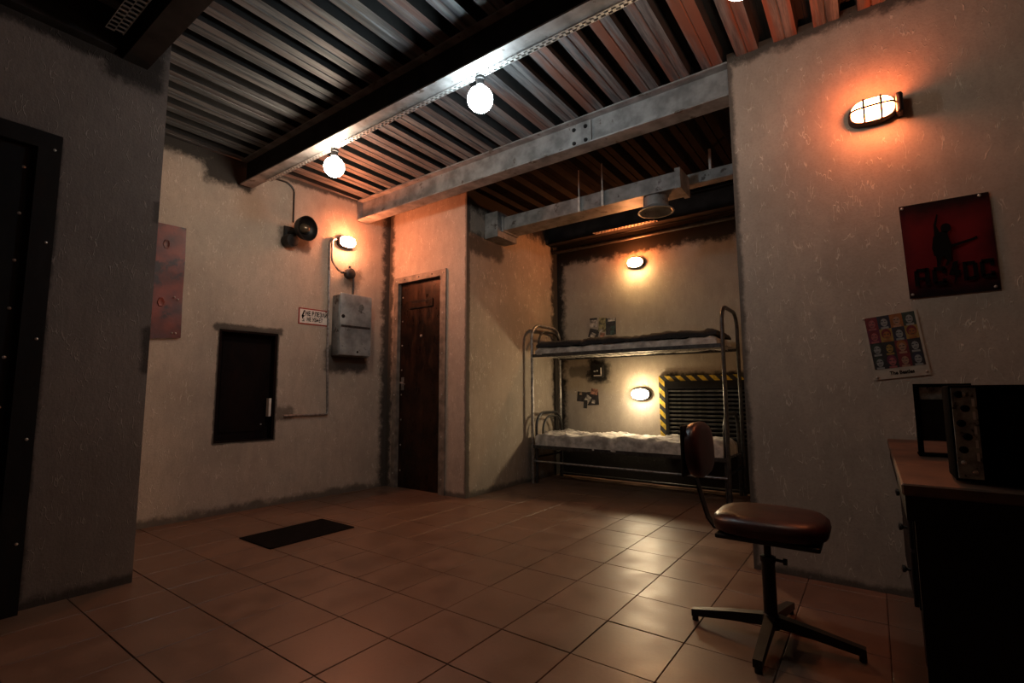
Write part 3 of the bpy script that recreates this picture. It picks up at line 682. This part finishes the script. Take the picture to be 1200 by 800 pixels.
uend(0.075, 0.735, 0.10, BW-0.10, 0.012, 0.45).build('lower_head_rail', M_tubed, bed, smooth=True)
uend(BL, 1.79, 0.0, BW, 0.018).build('foot_frame', M_tubed, bed, smooth=True)
uend(BL-0.045, 1.66, 0.07, BW-0.07, 0.013, 1.50).build('foot_rail', M_tubed, bed, smooth=True)
uend(BL-0.03, 0.80, 0.035, BW-0.035, 0.016, 0.0).build('lower_foot_rail', M_tubed, bed, smooth=True)
for z, nm in ((0.405, 'lower_side_rail'), (1.425, 'upper_side_rail')):
    for y in (0.0, BW): MB().box((0.0, y-0.013, z-0.018), (BL, y+0.013, z+0.018)).build(nm, M_tubed, bed)
    sl = MB()
    for i in range(16): sl.cyl((0.1+i*0.125, 0.0, z), (0.1+i*0.125, BW, z), 0.004, n=6)
    for j in range(5): sl.cyl((0.0, 0.1+j*0.105, z+0.006), (BL, 0.1+j*0.105, z+0.006), 0.004, n=6)
    sl.build('spring_mesh', M_tubes, bed, kind='stuff')
MB().cyl((0, 0, 0.245), (BL, 0, 0.245), 0.011).build('cross_rail', M_tubes, bed, smooth=True)
MB().cyl((0, BW+0.02, 0.03), (BL, BW+0.02, 0.03), 0.014).build('cross_rail', M_tubed, bed, smooth=True)
for x in (0.0, BL): MB().cyl((x, 0, 0.28), (x, BW, 0.28), 0.012).build('cross_rail', M_tubed, bed, smooth=True)

def bedding(name, z0, zt, amp, seed, L, W, sag=0.0, drape=0.06):
    """closed lumpy mattress with crumpled sheet"""
    nx, ny = 110, 34; b_ = MB(); top = []; bot = []
    for j in range(ny+1):
        for i in range(nx+1):
            u, v = i/nx, j/ny; x, y = u*L, v*W
            e = min(u*L, (1-u)*L, v*W, (1-v)*W); ed = min(1, e/0.05)**0.5
            a = noise.fractal(Vector((x*3.0, y*3.4, seed)), 1.0, 2.0, 4)
            rd = 1-abs(noise.noise(Vector((x*5+a*1.5, y*7+a, seed+5))))*2.2
            fo = 1-abs(noise.noise(Vector((x*13+rd, y*9-x*4, seed+2))))*3.0
            zz = zt + amp*(a*0.9 + rd*0.55 + fo*0.30) - (1-ed)*0.05 - sag*math.sin(PI*u)
            yy = y + (0.012*noise.noise(Vector((x*9, seed, 2.0))) if j in (0, ny) else 0)
            top.append((x, yy, zz))
            bz = z0 - sag*math.sin(PI*u)*0.8 + (1-ed)*(-drape*0.3) + 0.014*noise.noise(Vector((x*11, y*3, seed+9)))
            bot.append((x, yy*1.0, bz))
    W1 = nx+1; K = len(top); fs = []
    for j in range(ny):
        for i in range(nx):
            a = j*W1+i; fs += [(a, a+1, a+W1+1, a+W1), (K+a, K+a+W1, K+a+W1+1, K+a+1)]
    rim = list(range(nx)) + [nx+j*W1 for j in range(ny)] + [ny*W1+i for i in range(nx, 0, -1)] + [j*W1 for j in range(ny, 0, -1)]
    for a, c2 in zip(rim, rim[1:]+rim[:1]): fs.append((a, c2, K+c2, K+a))
    return b_.add(top+bot, fs)
o = bedding('mattress', 0.428, 0.535, 0.036, 3.1, 1.99, 0.60).build('mattress', M_sheet, loc=(-3.09, 4.672, 0.0), smooth=True)
tag(o, 'crumpled white mattress and sheet on the lower bunk', 'mattress', 'bunk mattresses')
o = bedding('mattress', 1.448, 1.515, 0.014, 8.4, 1.97, 0.60, 0.012).build('mattress', M_sheet, loc=(-3.08, 4.672, 0.0), smooth=True)
tag(o, 'thin white mattress sagging on the upper bunk', 'mattress', 'bunk mattresses')
bl_ = bedding('blanket', 1.540, 1.585, 0.018, 5.7, 1.97, 0.57, 0.010).build('blanket', M_blanket, loc=(-3.08, 4.69, 0.0), smooth=True)
tag(bl_, 'dark blanket spread over the upper bunk mattress', 'blanket')

# ---------------------------------------------------------------- vent grille with hazard border
vg = thing('vent_grille', 'black louvred vent with yellow and black striped border behind the lower bunk', 'vent', (-1.90, 5.40, 0.44))
MB().box((-0.005, -0.03, 0.0), (0.060, 0.0, 0.685)).build('striped_border', M_hazard, vg)
MB().box((-0.005, -0.03, 0.685), (1.16, 0.0, 0.742)).build('striped_border', M_hazard, vg)
MB().box((0.060, -0.008, 0.0), (1.16, -0.001, 0.685)).build('backing', M_blackm, vg)
MB().box((0.060, -0.040, 0.0), (0.095, -0.008, 0.685)).box((0.095, -0.040, 0.60), (1.16, -0.008, 0.685)).box((0.095, -0.040, 0.0), (1.16, -0.008, 0.03)).build('inner_frame', M_black, vg)
M_slat = flat_mat('grey_slat', (0.11, 0.11, 0.108), 0.45, 0.4, 0.3, 20)
slat = MB().box((0.095, -0.003, -0.0035), (1.15, 0.003, 0.0035), Matrix.Translation((0, -0.026, 0)) @ Matrix.Rotation(0.7, 4, 'X') @ Matrix.Scale(3.2, 4, (0, 0, 1))).mesh('slat', M_slat)
for i in range(13):
    o = bpy.data.objects.new('slat', slat); COL.objects.link(o); o.parent = vg; o.location = (0, 0, 0.055+0.0435*i)

# small things on the back wall
M_pic = {k: flat_mat('photo_'+k, v, 0.5, 0, 0.6, 22, 0) for k, v in {'dark': (0.03, 0.028, 0.03), 'tan': (0.40, 0.28, 0.19), 'olive': (0.30, 0.27, 0.13), 'pale': (0.55, 0.50, 0.44), 'teal': (0.03, 0.07, 0.06), 'rose': (0.45, 0.22, 0.15)}.items()}
def collage(label, loc, pieces):
    t_ = thing('photo_collage', label, 'pictures', loc, group='picture collages on the back wall')
    for i, (x, z, w_, h_, mk, r) in enumerate(pieces):
        MB().box((-w_/2, -0.0015, -h_/2), (w_/2, 0.0, h_/2)).build('photo', M_pic[mk], t_, loc=(x, -0.001-0.0018*i, z), rot=(0, r, 0))
collage('cluster of small pictures on the back wall just above the upper bunk', (-2.58, 5.40, 1.79),
        [(-0.12, 0.06, 0.10, 0.10, 'pale', 0.05), (-0.12, 0.11, 0.10, 0.025, 'dark', 0), (-0.12, -0.07, 0.13, 0.11, 'dark', 0.3), (-0.13, -0.09, 0.06, 0.06, 'pale', 0.5), (0.0, 0.03, 0.10, 0.17, 'olive', 0.1),
         (0.11, 0.0, 0.13, 0.20, 'dark', 0.0), (0.13, -0.05, 0.05, 0.11, 'teal', 0.1), (0.12, 0.08, 0.09, 0.04, 'pale', 0), (-0.02, -0.04, 0.05, 0.03, 'pale', -0.5), (0.0, -0.10, 0.06, 0.06, 'rose', 0.2)])
collage('cluster of small pictures on the back wall between the bunks', (-2.79, 5.40, 0.955),
        [(-0.09, 0.0, 0.13, 0.12, 'dark', 0.1), (0.06, -0.02, 0.15, 0.16, 'dark', -0.05), (0.08, 0.06, 0.09, 0.07, 'rose', 0.2), (-0.01, -0.03, 0.07, 0.09, 'pale', 0.6), (-0.04, -0.09, 0.05, 0.10, 'dark', 0.1),
         (-0.10, 0.04, 0.035, 0.035, 'tan', 0.1), (0.07, -0.06, 0.04, 0.04, 'pale', 0.2), (-0.17, 0.07, 0.02, 0.03, 'pale', 0)])
sk = thing('wall_socket', 'black square wall socket with pale edging between the bunks', 'socket', (-2.655, 5.40, 1.255))
MB().rbox((-0.085, -0.045, -0.075), (0.085, 0, 0.085), 0.02, 2).build('housing', M_black, sk, smooth=True)
MB().box((0.055, -0.050, -0.055), (0.066, -0.044, 0.045)).box((-0.035, -0.050, -0.055), (0.066, -0.044, -0.043)).build('edging', M_white, sk)
MB().box((-0.035, -0.049, -0.005), (-0.010, -0.044, 0.012)).build('marking', M_galv, sk)
MB().box((0.0, -0.049, -0.002), (0.020, -0.044, 0.018)).build('marking', M_galv, sk)

# ---------------------------------------------------------------- floor mat
fm = MB().rbox((-0.21, -0.322, 0.0), (0.21, 0.322, 0.007), 0.002, 1).build('floor_mat', M_blackm, loc=(-3.425, 2.062, 0.001))
tag(fm, 'black rectangular mat lying on the tiles near the left wall', 'mat')

# ---------------------------------------------------------------- swivel chair
chr_ = thing('swivel_chair', 'old swivel chair with dark red padded seat and curved back bar by the desk', 'chair', (-0.395, 2.335, 0))
MB().lathe([(0.034, 0.045), (0.038, 0.06), (0.036, 0.09), (0.026, 0.10), (0.026, 0.30), (0.030, 0.305), (0.030, 0.325), (0.014, 0.33), (0.014, 0.405)], n=18).build('column', M_black, chr_, smooth=True)
MB().cyl((0.02, 0, 0.315), (0.062, -0.01, 0.315), 0.006).cyl((0.058, -0.01, 0.315), (0.072, -0.01, 0.315), 0.013).build('height_knob', M_black, chr_)
for k, a in enumerate((PI+0.03, -PI/2, 0.02, PI/2-0.1)):
    lg = MB(); L_ = 0.315; d = Vector((math.cos(a), math.sin(a), 0)); s_ = Vector((-d.y, d.x, 0)) 
    vs = []
    for (r_, zc, hh, ww) in ((0.02, 0.075, 0.022, 0.020), (0.16, 0.058, 0.018, 0.018), (L_, 0.034, 0.014, 0.016)):
        for sx, sz in ((-1, -1), (1, -1), (1, 1), (-1, 1)): vs.append(d*r_ + s_*(ww*sx) + Vector((0, 0, zc+hh*sz)))
    fs = [(0, 1, 2, 3), (8, 11, 10, 9)] + [(r*4+i, r*4+(i+1) % 4, r*4+4+(i+1) % 4, r*4+4+i) for r in (0, 1) for i in range(4)]
    lg.add(vs, fs); l = lg.build('leg', M_black, chr_)
    MB().cyl(d*(L_-0.012)+Vector((0, 0, 0.0)), d*(L_-0.012)+Vector((0, 0, 0.022)), 0.013).build('foot', M_black, l)
def cushion(cx, cy, cz, lx, ly, lz, n=28, pw=3.2, M=None):
    b_ = MB(); pr_ = [(0.0, -0.5), (0.86, -0.5), (0.97, -0.36), (1.0, -0.05), (0.985, 0.18), (0.90, 0.38), (0.66, 0.47), (0.0, 0.5)]; vs = []; fs = []
    for r_, h_ in pr_:
        for k in range(n):
            a = 2*PI*k/n; c, s_ = math.cos(a), math.sin(a); q = (abs(c)**pw+abs(s_)**pw)**(-1/pw)
            v = Vector((c*q*r_*lx/2, s_*q*r_*ly/2, h_*lz)); v = (M @ v) if M else v
            vs.append(v+Vector((cx, cy, cz)))
    for i in range(len(pr_)-1):
        for k in range(n): fs.append((i*n+k, i*n+(k+1) % n, (i+1)*n+(k+1) % n, (i+1)*n+k))
    return b_.add(vs, fs)
cushion(0.018, 0, 0.468, 0.425, 0.40, 0.082).build('seat', M_leather, chr_, smooth=True)
MB().rbox((-0.165, -0.17, 0.410), (0.205, 0.17, 0.428), 0.006).box((-0.06, -0.06, 0.396), (0.06, 0.06, 0.412)).build('seat_pan', M_black, chr_)
bar = [(-0.06, 0.406), (-0.16, 0.404), (-0.205, 0.415), (-0.232, 0.45), (-0.252, 0.52), (-0.272, 0.60), (-0.290, 0.66), (-0.294, 0.76)]
pts = [Vector((x, 0, z)) for x, z in bar]; bb_ = MB(); vs = []; fs = []
for i, p in enumerate(pts):
    d = (pts[min(i+1, len(pts)-1)]-pts[max(i-1, 0)]).normalized(); nrm = Vector((-d.z, 0, d.x))
    for sy, sn in ((-1, -1), (1, -1), (1, 1), (-1, 1)): vs.append(p+Vector((0, 0.022*sy, 0))+nrm*(0.004*sn))
for i in range(len(pts)-1): fs += [(i*4+k, i*4+(k+1) % 4, i*4+4+(k+1) % 4, i*4+4+k) for k in range(4)]
fs += [(0, 1, 2, 3), (len(vs)-4, len(vs)-1, len(vs)-2, len(vs)-3)]
bb_.add(vs, fs).build('back_bar', M_black, chr_)
bk = cushion(0, 0, 0, 0.245, 0.33, 0.058, pw=2.7, M=Matrix.Rotation(PI/2-0.05, 4, 'Y')); bk.build('backrest', M_leather, chr_, loc=(-0.252, 0, 0.745), smooth=True)
MB().rbox((-0.006, -0.15, -0.11), (0.006, 0.15, 0.11), 0.004).build('back_plate', M_black, chr_, loc=(-0.290, 0, 0.745))

# ---------------------------------------------------------------- desk
dk = thing('desk', 'dark wooden desk with worn brown top along the right wall', 'desk', (0.045, 1.635, 0))
MB().rbox((0, 0, 0.735), (0.72, 1.50, 0.765), 0.004, 1).build('desk_top', M_wood, dk)
MB().box((0.022, 0.035, 0.0), (0.70, 0.055, 0.735)).build('side_panel', M_wooddk, dk)
MB().box((0.69, 0.055, 0.25), (0.705, 1.47, 0.735)).build('modesty_panel', M_wooddk, dk)
ped = MB().box((0.045, 0.78, 0.20), (0.68, 1.46, 0.735)).build('pedestal', M_wooddk, dk)
for (z0, z1) in ((0.215, 0.40), (0.41, 0.525), (0.535, 0.665)):
    dw = MB().rbox((0.032, 0.80, z0), (0.046, 1.44, z1), 0.003, 1).build('drawer', M_wooddk, dk)
    kn = MB().lathe([(0.006, 0), (0.006, 0.012), (0.014, 0.018), (0.014, 0.026), (0, 0.030)], (0.032, 0.90, (z0+z1)/2), (-1, 0, 0), 12)
    kn.build('knob', M_tubed, dw, smooth=True)
MB().box((0.006, 0.012, 0.672), (0.030, 1.49, 0.735)).box((0.030, 0.012, 0.672), (0.71, 0.035, 0.735)).build('apron', M_wooddk, dk)
for y in (0.80, 1.42):
    for x in (0.05, 0.62): MB().box((x, y, 0.0), (x+0.04, y+0.04, 0.20)).build('leg', M_wooddk, dk)

# ---------------------------------------------------------------- radio set and black framed screen on the desk
rd = thing('radio_set', 'large black radio set with a strip of grey-green switches on the desk', 'radio', (0.160, 1.725, 0.766))
MB().rbox((0, 0, 0.004), (0.56, 0.14, 0.250), 0.006, 2).build('case', M_radio, rd, smooth=True)
fp = MB().box((0.006, -0.006, 0.012), (0.054, 0.0, 0.243)).build('switch_panel', M_panel, rd)
for i, z in enumerate((0.226, 0.190, 0.152, 0.118, 0.085)):
    MB().lathe([(0.009, 0), (0.009, 0.008), (0.006, 0.012), (0, 0.012)], (0.020+0.010*(i % 2), -0.006, z), (0, -1, 0), 12).build('switch', M_radio, fp)
for x, z in ((0.018, 0.052), (0.038, 0.030), (0.028, 0.238-0.012)):
    MB().lathe([(0.006, 0), (0.005, 0.010), (0, 0.012)], (x, -0.006, z), (0, -1, 0), 12).build('knob', M_rivet, fp)
for z in (0.205, 0.172, 0.135, 0.100, 0.068): MB().box((0.044, -0.008, z-0.010), (0.049, -0.006, z+0.010)).build('scale_mark', M_galv, fp)
MB().box((0.09, -0.005, 0.03), (0.50, 0.0, 0.225)).build('speaker_cover', M_blackm, rd)
for x in (0.03, 0.50):
    for y in (0.02, 0.09): MB().box((x, y, 0), (x+0.03, y+0.03, 0.005)).build('foot', M_black, rd)

sc = thing('framed_screen', 'narrow black framed screen standing behind the radio set', 'screen', (0.124, 2.36, 0.766))
MB().box((0, 0, 0), (0.016, 0.03, 0.262)).box((0.144, 0, 0), (0.16, 0.03, 0.262)).box((0.016, 0, 0.250), (0.144, 0.03, 0.262)).box((0.016, 0, 0), (0.144, 0.03, 0.010)).build('frame', M_radio, sc)
MB().box((0.016, 0.006, 0.055), (0.144, 0.024, 0.205)).build('screen', M_black, sc)
MB().box((0.016, 0.004, 0.205), (0.144, 0.026, 0.250)).build('label_strip', M_panel, sc)
MB().box((0, -0.01, -0.0), (0.16, 0.09, 0.006)).build('foot_plate', M_radio, sc)
